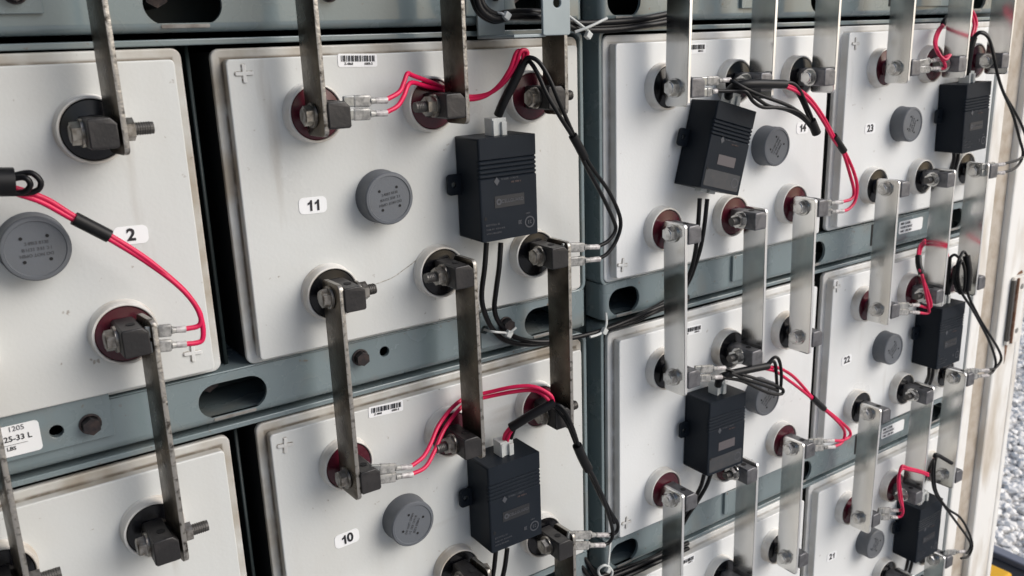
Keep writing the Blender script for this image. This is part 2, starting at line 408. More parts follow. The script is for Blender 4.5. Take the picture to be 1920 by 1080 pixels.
# ------------------------------------------------------------------ steel trays of the rack
MODS = {'left': (COLX['A'] - .007, .3055), 'right': (.3225, .9565)}
def tray(side, k, label):
    """one steel tray holding two cells of row k, with the beam under them. k = -1 is the tray above the picture"""
    x0, x1 = MODS[side]; zt = -k * PITCH; zb = zt - CH
    t = thing('battery_tray', label, 'rack tray', ((x0 + x1) / 2, 0, zb), group='steel trays of the battery rack')
    cx, cz = (x0 + x1) / 2, zb
    def part(name, bm, m, sm=35): return ob(name, finish(shift(bm, -cx, 0, -cz), m, sm), t)
    # shell with rounded corners round both cells
    sh = plate_bm([rrect(x0, zb - .003, x1, zt + .0062, .009), rrect(x0 + .0035, zb - .0002, x1 - .0035, zt + .0022, .006)], .42, .0008, org=(0, .2092, 0))
    part('shell', sh, 'blue_grey_paint')
    gx = (-.0113 if side == 'left' else .6338)
    part('divider', box_bm(gx - .0012, gx + .0012, .012, .4, zb, zt + .002), 'dark_paint_shade')
    part('back', box_bm(x0 + .004, x1 - .004, .385, .39, zb, zt + .002), 'hole_black')
    # beam: front plate with long slots, bend at the bottom, flange behind
    zc = zb - .0195; sl = []
    slots = [(-.0376, .0105), (.2366, .286)] if side == 'left' else [(.3303, .3674), (.5930, .6406), (.868, .916)]
    if side == 'left': slots.append((-.312, -.264))
    for a, b_ in slots: sl.append(rrect(a, zc - .0125, b_, zc + .0125, .0124, 8))
    holes = [circ(.1045, zb - .013, .0042, 14), circ(-.1256, zb - .0125, .0044, 14), circ(.1945, zb - .0142, .0044, 14)] if side == 'left' else [circ(.741, zb - .013, .0044, 14)]
    bx0, bx1 = x0 + .001, x1 - .001
    ex0, ex1 = bx0, bx1; RB = .006
    bx0, bx1 = bx0 + RB, bx1 - RB
    z0, z1 = zb - .031, zb - .0008
    bm_ = plate_bm([rrect(bx0, z0, bx1, z1, .0005, 1)] + sl + holes, .003, 0, org=(0, -.0015, 0))
    # bend and flange
    pts = []
    rr = .0055
    for i in range(7):
        a = R(90 * i / 6); pts.append((-.003 + rr - rr * math.cos(a), z0 - rr * math.sin(a)))
    prof = pts + [(.10, z0 - rr), (.10, z0 - rr + .003)] + [(-.003 + rr - (rr - .003) * math.cos(R(90 * i / 6)), z0 - (rr - .003) * math.sin(R(90 * i / 6))) for i in range(6, -1, -1)]
    join(bm_, plate_bm([prof], bx1 - bx0, 0, 'x', org=((bx0 + bx1) / 2, 0, 0)))
    for a, b_ in slots: join(bm_, plate_bm([rrect(a + .009, zc - .0146, b_ - .009, zc - .0122, .0010, 3)], .0026, .0003, org=(0, -.0020, 0)), 1)
    part('beam', bm_, ['blue_grey_paint', 'bare_cut'])
    for xe, sg in ((bx0, -1), (bx1, 1)):
        arc = [(xe + sg * RB * math.sin(R(90 * q / 8)), -.003 + RB - RB * math.cos(R(90 * q / 8))) for q in range(9)]
        arc += [(xe + sg * RB, .1), (xe + sg * (RB - .003), .1)] + [(xe + sg * (RB - .003) * math.sin(R(90 * q / 8)), -.003 + RB - (RB - .003) * math.cos(R(90 * q / 8))) for q in range(8, -1, -1)]
        if sg < 0: arc = arc[::-1]
        part('end_bend', plate_bm([arc], z1 - z0 + .0030, 0, 'z', org=(0, 0, (z0 + z1) / 2 - .0015)), 'blue_grey_paint')
    # lighter cut lip of the bend under each slot and a dark web inside
    part('web', box_bm(bx0, bx1, .055, .058, z0 - .001, z1 - .001), 'dark_paint_shade')
    for a, b_ in slots[:2] if side == 'left' else slots[:2]:
        bb = cyl_bm((a + .014, .02, zc + .006), (a + .014, .0555, zc + .006), .0075, n=6)
        o = part('bolt', bb, 'dark_bolt')
    if side == 'left':
        bl = lathe_bm([(0, 0), (.0065, 0), (.0065, -.0012), (.0055, -.0014)], 20); join(bl, xform(cyl_bm((0, -.0012, 0), (0, -.0068, 0), .0056, .0054, 6), Matrix()))
        part('bolt', shift(bl, .0839, -.003, zb - .0128), 'dark_bolt')
    # joining plates
    def jplate(px0, px1, pz0, pz1, hole=None, bolt=None, y=-.0045):
        lp = [rrect(px0, pz0, px1, pz1, .001, 2)]
        if hole: lp.append(circ(hole[0], hole[1], .0042, 14))
        pl = part('joining_plate', plate_bm(lp, .0028, .0004, org=(0, y, 0)), 'blue_grey_paint')
        if bolt:
            bl = lathe_bm([(0, 0), (.0068, 0), (.0068, -.0012), (.0058, -.0014)], 20); join(bl, cyl_bm((0, -.0012, 0), (0, -.0072, 0), .0058, .0056, 6))
            o = ob('bolt', finish(shift(bl, bolt[0] - cx, y - .0014, bolt[1] - cz), 'dark_bolt'), pl)
        return pl
    if side == 'left':
        if k >= -1: jplate(-.30, -.0925, zb - .0245, zb + .0052, (-.1256, zb - .0125), (-.106, zb - .0127))
        jplate(.1905, .2264, zb - .0300, zb + .0008, (.1945, zb - .0142), (.2149, zb - .0137))
    else:
        jplate(.4905, .5444, zb - .0270, zb - .0005, None, None)
        jplate(.7276, .852, zb - .0275, zb - .0012, (.741, zb - .013), None)
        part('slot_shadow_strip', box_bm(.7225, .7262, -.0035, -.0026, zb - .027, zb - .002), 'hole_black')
    return t, cx, cz, part
TRAYS = {}
for side, ks in (('left', (-1, 0, 1)), ('right', (-1, 0, 1, 2))):
    for k in ks:
        nm = {('left', -1): 'blue grey steel tray beam at the top left, above the cell numbered 11',
              ('left', 0): 'blue grey steel tray and slotted beam holding the cells numbered 2 and 11',
              ('left', 1): 'blue grey steel tray holding the cell numbered 10 and its left neighbour',
              ('right', -1): 'blue grey steel tray beam across the top right, above the cells numbered 14 and 23',
              ('right', 0): 'blue grey steel tray and beam holding the cells numbered 14 and 23',
              ('right', 1): 'blue grey steel tray and beam holding the cell numbered 22 and its left neighbour',
              ('right', 2): 'blue grey steel tray at the bottom edge holding the cell numbered 21'}[(side, k)]
        TRAYS[(side, k)] = tray(side, k, nm)
up = thing('gap_shade_filler', 'dark filler added as shade in the gap between the cells numbered 11 and 14', 'shade filler', (.314, .02, -1.2))
ob('shade_block', finish(shift(box_bm(.306, .3220, .020, .3, -1.2, .6), -.314, -.02, 1.2), 'dark_paint_shade'), up)  # dark block added where the gap holds only shade
# stickers on the joining plates
def sticker_on_tray(key, x0, x1, z0, z1, lines, y=-.0062):
    t, cx, cz, part = TRAYS[key]
    s = part('sticker', plate_bm([rrect(x0, z0, x1, z1, .0025)], .0003, 0, org=(0, y, 0)), 'paper_white', 0)
    for txt, size, tx, tz, m, bold in lines:
        ob('printed_text', finish(shift(text_bm(txt, size, bold, 'LEFT') if isinstance(txt, str) else fine_print_bm(txt, size, int(size * 1e5)), tx - cx, y - .0004, tz - cz), m, 0), s)
zb = -CH
sticker_on_tray(('left', 0), -.1780, -.1345, zb - .0215, zb - .0015,
                [(t_, sz, at(px, py, -.0066).x, at(px, py, -.0066).z, m_, bd) for t_, sz, px, py, m_, bd in
                 (('1205', .0046, 14, 807, 'grey_ink', 0), ('25-33 L', .0050, 7, 827, 'ink', .00006), ('LBS', .0034, 13, 844, 'ink', .00005), ('________', .0036, 2, 835, 'grey_ink', 0))])
for k in (0, 1):
    zk = -k * PITCH - CH
    sticker_on_tray(('right', k), .772, .820, zk - .0205, zk - .0055,
                    [((4, 6), .0026, .775, zk - .0085, 'grey_ink', 0), ((12,), .0025, .775, zk - .0130, 'grey_ink', 0), ((5, 7), .0024, .775, zk - .0175, 'grey_ink', 0)])

# ------------------------------------------------------------------ battery cells
def case_me(Wd):
    hx, hz = Wd / 2, CH / 2
    bm_ = plate_bm([rrect(-hx, -hz, hx, hz, .006)], .005, .0012, org=(0, .0025, 0))
    join(bm_, box_bm(-hx + .002, hx - .002, .0048, .36, -hz + .002, hz - .002), 1)
    join(bm_, plate_bm([rrect(-hx + .0068, -hz + .0046, hx - .0068, hz - .0068, .003)], .011, .0009, org=(0, PANY + .0055, 0), res=2))
    return finish(bm_, ['white_plastic_clean_lit' if Wd != .3 else 'white_plastic', 'dark_body'])
CASE = {}
RING = finish(lathe_bm([(.0212, .003), (.0208, -.0012), (.0202, -.0020), (.0200, -.0088), (.0197, -.0095), (.0188, -.0097), (.0183, -.0093), (.0181, -.0040)], 56), 'ring_plastic', 30)
def seal_me(m): return finish(lathe_bm([(.0182, -.0060), (.0180, -.0080), (.0174, -.0086), (.0120, -.0094), (.0090, -.0100), (.0080, -.0115), (.0080, -.016), (0, -.016)], 44), m)
SEAL = {'red': seal_me('red_seal'), 'black': seal_me('black_seal')}
def lug_me(m):
    hw, hh = .0079, (.0087 if m == 'old_lug' else .0083)
    b = plate_bm([[(-hw, -hh + .0012), (-hw + .0012, -hh), (hw - .0012, -hh), (hw, -hh + .0012), (hw, hh - .0035), (hw - .0035, hh), (-hw + .0012, hh), (-hw, hh - .0012)]], .031, .0009, org=(0, -.0265, 0))
    n0 = len(b.faces)
    join(b, cyl_bm((0, -.030, hh + .0002), (0, -.030, hh + .0004), .0028, n=12), 1)
    return finish(b, [m, 'hole_black'])
LUG = {'old': lug_me('old_lug'), 'new': lug_me('lead_lug')}
CAPR = .0190
def cap_me():
    b = lathe_bm([(CAPR + .0006, 0), (CAPR + .0006, -.0015), (CAPR, -.0025), (CAPR, -.0148), (CAPR - .0008, -.0158), (CAPR - .0026, -.0160), (CAPR - .0030, -.0154), (0, -.0154)], 56)
    for a in (45, 135, 225, 315):
        join(b, cyl_bm((.0098 * math.cos(R(a)), -.0157, .0098 * math.sin(R(a))), (.0098 * math.cos(R(a)), -.0155, .0098 * math.sin(R(a))), .0010, n=12), 1)
    return finish(b, ['cap_grey', 'hole_black'])
CAP = cap_me()
def captext_me():
    b = text_bm('DO NOT OPEN', .0026, .00004); shift(b, 0, 0, .0034)
    join(b, shift(fine_print_bm((2, 3, 5), .0018, 11), -.0082, 0, 0)); join(b, shift(fine_print_bm((4, 5), .0018, 12), -.0070, 0, -.0036))
    return finish(shift(b, 0, -.01555, 0), 'cap_print', 0)
CAPTXT = captext_me()
def plus_me():
    def cross(l, t_):
        o = []
        for q in range(4):
            c_, s_ = ((1, 0), (0, 1), (-1, 0), (0, -1))[q]
            for px, pz in ((t_, t_), (t_, l - t_ * .4), (t_ * .4, l), (-t_ * .4, l), (-t_, l - t_ * .4)):
                px, pz = px, pz
                o.append((px * c_ - pz * s_, px * s_ + pz * c_))
        return o
    b = plate_bm([cross(.0060, .0012)], .0016, .0003, org=(0, -.0002, 0))
    join(b, plate_bm([cross(.0063, .00155)], .0004, 0, org=(-.00025, 0, .0001)), 1)
    return finish(b, ['white_plastic_clean_lit', 'grime'])
PLUS = plus_me()
def barcode_me(half=False):
    b = bmesh.new(); rnd = random.Random(3); x = -.0125
    while x < .0125:
        wd = rnd.choice((.0004, .0004, .0008, .0012))
        join(b, box_bm(x, min(x + wd, .0128), -.0002, 0, -.0008, .0032)); x += wd + rnd.choice((.0003, .0004, .0008))
    join(b, shift(text_bm('Z-4868', .0022, .00005), -.0070, 0, -.0024)); join(b, shift(text_bm('60ER-2', .0022, .00005), .0080, 0, -.0024))
    return finish(shift(b, 0, -.0003, 0), 'ink', 0)
BARC = barcode_me()
STICK_B = finish(plate_bm([rrect(-.0148, -.0045, .0148, .0045, .0015)], .0003), 'paper_white', 0)
def stick_n(wd): return finish(plate_bm([rrect(-wd / 2, -.0058, wd / 2, .0058, .0035, 6)], .0003), 'paper_white', 0)

def number_bm(num):
    # bold sans numerals; the 1 is drawn with its flag
    h = .0076; b = bmesh.new(); adv = {'1': .0052}
    wd = [adv.get(ch, .0058) for ch in num]; x = -sum(wd) / 2
    for ch, a in zip(num, wd):
        if ch == '1':
            p = [(.0004, -h / 2), (.0020, -h / 2), (.0020, h / 2), (.0008, h / 2), (.0002, h / 2 - .0012), (-.0013, h / 2 - .0020), (-.0013, h / 2 - .0034), (.0004, h / 2 - .0027)]
            join(b, shift(plate_bm([p], .0002), x + a / 2, 0, 0))
        else: join(b, shift(text_bm(ch, .0106, .00032), x + a / 2, 0, 0))
        x += a
    return b
CELLS = {('A', 0): ('2', 'white battery cell numbered 2'), ('B', 0): ('11', 'white battery cell numbered 11'), ('B', 1): ('10', 'white battery cell numbered 10'),
         ('C', 0): ('14', 'white battery cell numbered 14'), ('D', 0): ('23', 'white battery cell numbered 23'), ('D', 1): ('22', 'white battery cell numbered 22'),
         ('D', 2): ('21', 'white battery cell numbered 21'), ('A', 1): (None, 'white battery cell directly below the cell numbered 2'),
         ('C', 1): (None, 'white battery cell directly below the cell numbered 14'), ('C', 2): (None, 'white battery cell cut by the bottom edge, two below the cell numbered 14')}
CELL_REF = {k: v[1].replace('white battery ', 'the ') for k, v in CELLS.items()}
LABELPOS = {'2': (246, 441), '11': (587, 385), '10': (651, 1010), '14': (1505, 240), '23': (1632, 241), '22': (1588, 675), '21': (1560, 1043)}
LABELPOS = {k: (at(*v, -.0095).x, at(*v, -.0095).z) for k, v in LABELPOS.items()}
BARPOS = {('B', 0): (671, 113, 2), ('B', 1): (724, 767, 3), ('C', 0): (1302, 91, 0), ('C', 1): (1296, 620, 2), ('C', 2): (1284, 1055, 0)}
PLUSPOS = {('A', 0): (362, 662, 3), ('B', 0): (458, 138, 0), ('B', 1): (535, 835, 6), ('C', 0): (1168, 497, 8), ('C', 1): (1175, 980, 5), ('D', 0): (1605, 82, 0), ('D', 1): (1570, 538, 0)}
BARPOS = {k: (at(v[0], v[1], -.0095).x, at(v[0], v[1], -.0095).z, v[2]) for k, v in BARPOS.items()}
PLUSPOS = {k: (at(v[0], v[1], -.0095).x, at(v[0], v[1], -.0095).z, v[2]) for k, v in PLUSPOS.items()}
CAPROT = {('A', 0): 180, ('B', 0): 187, ('B', 1): 65, ('C', 0): 55, ('C', 1): 40, ('D', 0): 70, ('D', 1): 40, ('D', 2): 60}
for (c, k), (num, label) in CELLS.items():
    x, z = cell_origin(c, k); Wd = COLW[c]
    if Wd not in CASE: CASE[Wd] = case_me(Wd)
    ox, oz = x + Wd / 2, z - CH / 2
    t = thing('battery_cell', label, 'battery', (ox, 0, oz), group='white cells stacked in the rack')
    ob('case', CASE[Wd], t)
    old = c in 'AB'
    for row in 'tb':
        for i in range(3):
            tx, tz = term(c, k, row, i)
            red = (row == 't') != bool(ROT[c])
            rg = ob('terminal', RING, t, (tx - ox, PANY, tz - oz))
            ob('seal', SEAL['red' if red else 'black'], rg, rot=(0, random.uniform(0, 6), 0))
            ob('lug', LUG['old' if old else 'new'], rg, (lug_dx(SIDE[(c, i, k + 1 if row == 'b' else k)]), 0, lug_dz(c, row)))
    u, v = (.1078 if c == 'B' else .1086, -.1074) if not ROT[c] else (Wd - (.1002 if c == 'C' else .1020), -CH + .1068)
    cp = ob('vent_cap', CAP, t, (x + u - ox, PANY, z + v - oz), (0, -R(CAPROT.get((c, k), 0)), 0))
    ob('moulded_text', CAPTXT, cp)
    if num:
        lx, lz = LABELPOS[num]
        if num in ('23', '22', '21', '14'): wd = .0185
        else: wd = .0205
        s = ob('number_label', stick_n(wd), t, (lx - ox, PANY - .0002, lz - oz), (0, R(random.uniform(-3, 3)), 0))
        ob('numeral', finish(shift(number_bm(num), 0, -.0004, 0), 'ink', 0), s)
    if (c, k) in BARPOS:
        bx, bz, rr_ = BARPOS[(c, k)]
        s = ob('barcode_label', STICK_B, t, (bx - ox, PANY - .0002, bz - oz), (0, R(rr_), 0)); ob('barcode', BARC, s)
    if (c, k) == ('B', 0):
        hp = [at(px, py, -.0092) - Vector((ox, 0, oz)) for px, py in ((706, 532), (735, 521), (757, 506), (778, 490), (790, 478))]
        ob('crack_line', finish(tube_bm(smooth_path(hp, 5), .00028, 6), 'grime'), t)
    if (c, k) in PLUSPOS:
        bx, bz, rr_ = PLUSPOS[(c, k)]
        ob('polarity_mark', PLUS, t, (bx - ox, PANY - .0002, bz - oz), (0, R(rr_), 0))

# ------------------------------------------------------------------ connector bars with their bolts
def bolt_parts(parent, x_head, x_end, y, z, nut, stud, flip=False, shiny=False):
    """a bolt lying along x: head at x_head, the other end at x_end (beyond the nut); coordinates local to parent"""
    s = 1 if x_end > x_head else -1
    b = cyl_bm((x_head - s * .0048, y, z), (x_head, y, z), .0066, .0068, 6)
    join(b, cyl_bm((x_head - s * .0055, y, z), (x_head - s * .0047, y, z), .0048, .0056, 18))
    if nut:
        join(b, cyl_bm((x_head, y, z), (x_end, y, z), .0034, n=10))
        join(b, cyl_bm((x_end - s * .001, y, z), (x_end + s * stud, y, z), .0036, n=14), 1)
        for q in range(int(stud / .0014)):
            join(b, cyl_bm((x_end + s * (.0003 + q * .0014), y, z), (x_end + s * (.0009 + q * .0014), y, z), .0040, .0036, 14), 1)
    bo = ob('bolt', finish(b, ['bright_bolt' if shiny else 'steel_bolt', 'stud_thread']), parent)
    ob('washer', finish(cyl_bm((x_head, y, z), (x_head + s * .0016, y, z), .0082, n=28), 'bright_bolt' if shiny else 'steel_bolt'), bo)
    if nut:
        nb = cyl_bm((x_end - s * .006, y, z), (x_end, y, z), .0068, n=6); join(nb, cyl_bm((x_end - s * .0078, y, z), (x_end - s * .006, y, z), .0082, n=24))
        ob('nut', finish(nb, 'bright_bolt' if shiny else 'steel_bolt'), bo)
BARLIST = [('A', 1, 1), ('A', 2, 0), ('A', 2, 1)] + [('B', i, k) for k in (0, 1, 2) for i in range(3)] + [('C', i, k) for k in (0, 1, 2) for i in range(3)] + [('D', i, k) for k in (0, 1, 2, 3) for i in range(3)]
HW = .0079; TH = .0034
BY, BW = -.0362, .0135                 # bar centre depth and half width
SPADED = {('A', 1, 'b', 0), ('A', 2, 'b', 0), ('B', 0, 't', 0), ('B', 0, 't', 1), ('B', 2, 'b', 0), ('B', 2, 'b', 1), ('C', 0, 't', 0), ('C', 2, 'b', 0), ('C', 0, 't', 1), ('C', 2, 'b', 1)}
ORD = ('left', 'middle', 'right')
for (c, i, k) in BARLIST:
    old = c in 'AB'; side = SIDE[(c, i, k)]; sg = -1 if side == 'L' else 1
    x0, z0 = term(c, k - 1, 'b', i); x1, z1 = term(c, k, 't', i); z0 += lug_dz(c, 'b')
    if (c, k - 1) not in CELLS and k > 0: x0, z0 = x1, z1 + .136
    if (c, k) not in CELLS: x1, z1 = x0, z0 - .136
    LO = lug_dx(side); cx0 = x0 + LO + sg * (HW + TH / 2 + .0002); cx1 = x1 + LO + sg * (HW + TH / 2 + .0002)
    tone = 'brown tarnished' if old else 'shiny silver'
    if k == 0: lab = f'{tone} bar hanging from above onto the {ORD[i]} top terminal of {CELL_REF[(c, k)]}'
    elif (c, k) in CELLS: lab = f'{tone} bar joining {ORD[i]} terminals of {CELL_REF[(c, k-1)]} and the cell below'
    else: lab = f'{tone} bar leading down from the {ORD[i]} bottom terminal of {CELL_REF[(c, k-1)]}'
    lab = lab.replace('battery cell', 'cell')
    SHORT = {('A', 1): 'the cell under number 2', ('C', 1): 'the cell under number 14', ('C', 2): 'the cell two under number 14'}
    for kk, vv in SHORT.items(): lab = lab.replace(CELL_REF[kk], vv)
    t = thing('connector_bar', lab, 'connector bar', (cx1, BY, z1), group='flat metal bars joining cell terminals')
    ext, ext_t = (.0136, .0112) if old else (.0156, .0102)
    b = plate_bm([rrect(-BW, -ext, BW, z0 - z1 + ext_t, .0035 if not old else .0045, 4)], TH, .0005, 'x', res=1)
    bmesh.ops.recalc_face_normals(b, faces=b.faces)
    for f in b.faces:
        if abs(f.normal.x) < .6: f.material_index = 1
    # lean along the height so that both ends meet their lugs; old bars sit a little twisted
    tw = {'A': R(7), 'B': R(2.5)}.get(c, 0)
    for v in b.verts:
        f_ = v.co.z / max(z0 - z1, 1e-4)
        xx, yy = v.co.x, v.co.y
        v.co.x = xx * math.cos(tw) - yy * math.sin(tw) + (cx0 - cx1) * f_; v.co.y = xx * math.sin(tw) + yy * math.cos(tw)
    ob('strap', finish(b, ['old_bar', 'old_bar_edge'] if old else ['new_bar', 'new_bar_edge'], 35), t)
    for (xx, zz, cxx, row, kk) in ((x0, z0, cx0, 'b', k - 1), (x1, z1, cx1, 't', k)):
        lug_l, lug_r = xx + LO - HW, xx + LO + HW
        left = lug_l - (TH + .0003 if side == 'L' else 0) - .0017
        right = lug_r + (TH + .0003 if side == 'R' else 0)
        nut = old and (c, i, row, kk) not in SPADED and not (c == 'B' and i == 2 and row == 'b')
        if i == 1 and c != 'A':       # these bolts point left
            bolt_parts(t, right + .0016 - cx1, lug_l - .0078 - cx1, .002, zz - z1, True, .008 if old else .006, shiny=not old)
        else:
            bolt_parts(t, left - cx1, right + (.0078 if nut else -.001) - cx1, .002, zz - z1, nut, .011 if c == 'A' else .007, shiny=not old)

# ------------------------------------------------------------------ monitor boxes
BXW, BXH, BXY0, BXY1 = .0525, .0775, -.0093, -.0425
def box_case_me():
    prof = [(BXY0, -BXH / 2), (BXY0, BXH / 2), (BXY1, BXH / 2)]
    z = BXH / 2 - .0165
    for q in range(5):
        prof += [(BXY1, z + .0008), (BXY1 + .0013, z - .0001), (BXY1, z - .0010)]; z -= .0033
    prof += [(BXY1, -BXH / 2)]
    b = plate_bm([prof], BXW, .0016, 'x', res=2)
    return finish(b, 'box_black', 40)
BOXCASE = None
def boxprint_me(kind):
    """diamond mark, two small lines, dark name badge, small print and round stamp on the front"""
    y = -.0002
    b = plate_bm([[(-.0135, .0002), (-.0110, .0034), (-.0085, .0002), (-.0110, -.0030)], ], .0002)
    shift(b, 0, 0, .006)
    join(b, shift(fine_print_bm((8, 8), .0013, 2), -.0072, 0, .0074))
    join(b, shift(fine_print_bm((3, 5), .0013, 3), .0020, 0, .0044), 1)
    if kind == 'badge':
        join(b, shift(plate_bm([rect(-.0135, -.0045, .0135, .0045)], .0001), 0, 0, -.0095), 2)
        join(b, shift(text_bm('CELLGUARD', .0036, .00006), .0025, -.0002, -.0095), 0)
        join(b, shift(plate_bm([circ(0, 0, .0024), circ(0, 0, .0012)], .0002), -.0098, -.0001, -.0095), 0)
        join(b, shift(fine_print_bm((9, 2), .0015, 4), -.0220, 0, -.0262))
        join(b, shift(fine_print_bm((5, 4, 6, 4), .0011, 5), -.0220, 0, -.0296))
        join(b, shift(fine_print_bm((6, 4, 5), .0011, 6), -.0220, 0, -.0328))
        join(b, shift(fine_print_bm((5,), .0011, 7), .0145, 0, -.0215))
        join(b, shift(plate_bm([circ(0, 0, .0046), circ(0, 0, .0036)], .0002), .0180, 0, -.0285))
        join(b, shift(shift(fine_print_bm((2,), .0026, 9), -.0016, 0, 0), .0180, 0, -.0285))
        join(b, shift(fine_print_bm((2,), .0030, 8), .0075, 0, -.0275))
    else:
        join(b, shift(plate_bm([rect(-.0115, -.0045, .0115, .0045)], .0001), 0, 0, -.0110), 3)
        join(b, shift(plate_bm([rrect(-.0235, -.0075, .0225, .0075, .0015)], .0001), 0, 0, -.0285), 4)
        join(b, shift(plate_bm([circ(0, 0, .0046), circ(0, 0, .0036)], .0002), .0165, -.0001, -.0285))
    return finish(b, ['box_print', 'box_print_warm', 'box_badge', 'box_badge_warm', 'box_patch'], 0)
BOXPRINT = {'badge': boxprint_me('badge'), 'plain': boxprint_me('plain')}
BOXCASE = box_case_me()
TAB = finish(plate_bm([rrect(-.0115, -.0080, .006, .0080, .003), circ(-.006, 0, .0022, 14)], .003, .0005), 'box_black')
FOOT = finish(join(box_bm(-.011, -.003, -.004, .004, -.003, .002, .0006), box_bm(.0005, .0085, -.004, .004, -.003, .002, .0006)), 'nylon_white')
def plug_me():
    b = box_bm(-.0065, .0065, -.0055, .0055, -.003, .0128, .0006)
    join(b, box_bm(.001, .0055, -.0078, -.0054, -.003, .010, .0005)); join(b, box_bm(-.0060, -.0035, -.0066, -.0054, -.003, .0112, .0003))
    return finish(b, 'nylon_white')
PLUG = plug_me()
LEDME = finish(cyl_bm((0, 0, 0), (0, -.0003, 0), .0013, n=12), 'hole_black')
# name: (x of left side, z centre, tilt, print, label)
BOXES = {'A0': (-.2320, -.1095, 0, 'badge', 'black monitor box at the left edge on the cell numbered 2'),
         'B0': (.1728, -.1090, 0, 'badge', 'black monitor box standing upright on the cell numbered 11'),
         'B1': (.1684, -.3725, 0, 'badge', 'black monitor box on the cell numbered 10'),
         'C0': (.4125, -.1025, 15.5, 'plain', 'black monitor box tilted to the right on the cell numbered 14'),
         'C1': (.4227, -.3845, 1, 'plain', 'black monitor box on the cell directly below the one numbered 14'),
         'D0': (.8240, -.1050, -2, 'badge', 'black monitor box on the cell numbered 23'),
         'D1': (.8180, -.3685, 0, 'badge', 'black monitor box on the cell numbered 22'),
         'D2': (.8150, -.6370, 0, 'badge', 'black monitor box on the cell numbered 21')}
for nm, (bx, bz, tilt, pr, label) in BOXES.items():
    t = thing('monitor_box', label, 'monitor box', (bx + BXW / 2, 0, bz), (0, R(tilt), 0), 'black monitor boxes on the cells')
    cs = ob('case', BOXCASE, t)
    ob('printing', BOXPRINT[pr], cs, (0, BXY1 - .0002, 0))
    ob('indicator', LEDME, cs, (-.0222, BXY1, -.021))
    ob('mounting_tab', TAB, t, (-BXW / 2, -.0145, .003))
    ob('mounting_tab', TAB, t, (BXW / 2, -.0145, .003), (0, R(180), 0))
    ob('cable_socket', FOOT, t, (0, -.026, -BXH / 2))
    ob('plug', PLUG, t, (.0005 if nm != 'C0' else .006, -.026, BXH / 2))

# ------------------------------------------------------------------ wiring
WR = .00165
def path3(pts, y0=-.045):
    return [at(p[0], p[1], p[2] if len(p) > 2 else y0) for p in pts]
class Harness:
    def __init__(s, name, label, cat, first, group=None):
        s.o = Vector(first); s.t = thing(name, label, cat, first, group=group)
    def tube(s, name, pts, r, m, sub=6, y0=-.045):
        P_ = [p - s.o for p in smooth_path(path3(pts, y0), sub)]
        return ob(name, finish(tube_bm(P_, r), m, 60), s.t)
    def spade(s, a, b, y=-.045, y2=None):
        """crimp connector from the lug (a) to the wire (b)"""
        p, q = at(a[0], a[1], y) - s.o, at(b[0], b[1], y2 if y2 is not None else y) - s.o
        d = (q - p); L_ = d.length
        M = Matrix.Translation(p) @ d.to_track_quat('X', 'Z').to_matrix().to_4x4()
        bb = box_bm(-.008, L_ * .50, -.0012, .0012, -.0036, .0036, .0008)
        me = finish(xform(bb, M), 'spade_metal')
        o = ob('spade_connector', me, s.t)
        sl = box_bm(-.001, L_ * .52, -.0019, .0019, -.0040, .0040, .0014)
        join(sl, cyl_bm((L_ * .50, 0, 0), (L_ * .70, 0, 0), .0026, .0019, 12))
        join(sl, cyl_bm((L_ * .69, 0, 0), (L_ * 1.06, 0, 0), .0021, .0023, 12), 1)
        ob('crimp_sleeve', finish(xform(sl, M), ['clear_crimp', 'clear_crimp_neck']), o)
        return o
def harness(label, first, spades, red, black, sleeves, yd=-.045):
    h = Harness('sense_harness', label, 'wire harness', at(first[0], first[1], yd), group='red and black sense wire harnesses')
    for a, b_ in spades: h.spade(a, b_)
    for p in red: h.tube('red_wire', p, WR, 'red_wire')
    for p in black: h.tube('black_wire', p, WR, 'black_wire')
    for p, r_ in sleeves: h.tube('sleeve', p, r_ * (.88 if r_ < .006 else 1), 'black_sleeve')
    return h
harness('red wires with black sleeve curving down to the red terminal of the cell numbered 2', (205, 441),
    [((297, 621), (345, 617)), ((297, 649), (346, 645))],
    [[(345, 617), (370, 612), (377, 601), (371, 580, -.044), (345, 545, -.042), (300, 505, -.04), (260, 475, -.038), (205, 441, -.036), (140, 406, -.035), (90, 375, -.035), (45, 358, -.036), (20, 350, -.036)],
     [(346, 645), (368, 643), (380, 635), (379, 605), (365, 570, -.044), (330, 532, -.042), (270, 488, -.038), (203, 447, -.036), (138, 412, -.035), (80, 380, -.035), (40, 366, -.036), (10, 356, -.036)]],
    [[(10, 335, -.037), (38, 326, -.038), (60, 325, -.04), (76, 340, -.041), (72, 355, -.04), (50, 362, -.038), (10, 361, -.036)],
     [(10, 340, -.040), (36, 333, -.042), (50, 335, -.044), (57, 346, -.044), (50, 357, -.042), (34, 362, -.04), (10, 362, -.04)]],
    [([(139, 409, -.0355), (172, 426, -.0355), (205, 443, -.0355)], .0046), ([(-60, 341, -.037), (-20, 341, -.037), (27, 341, -.037)], .0080)])
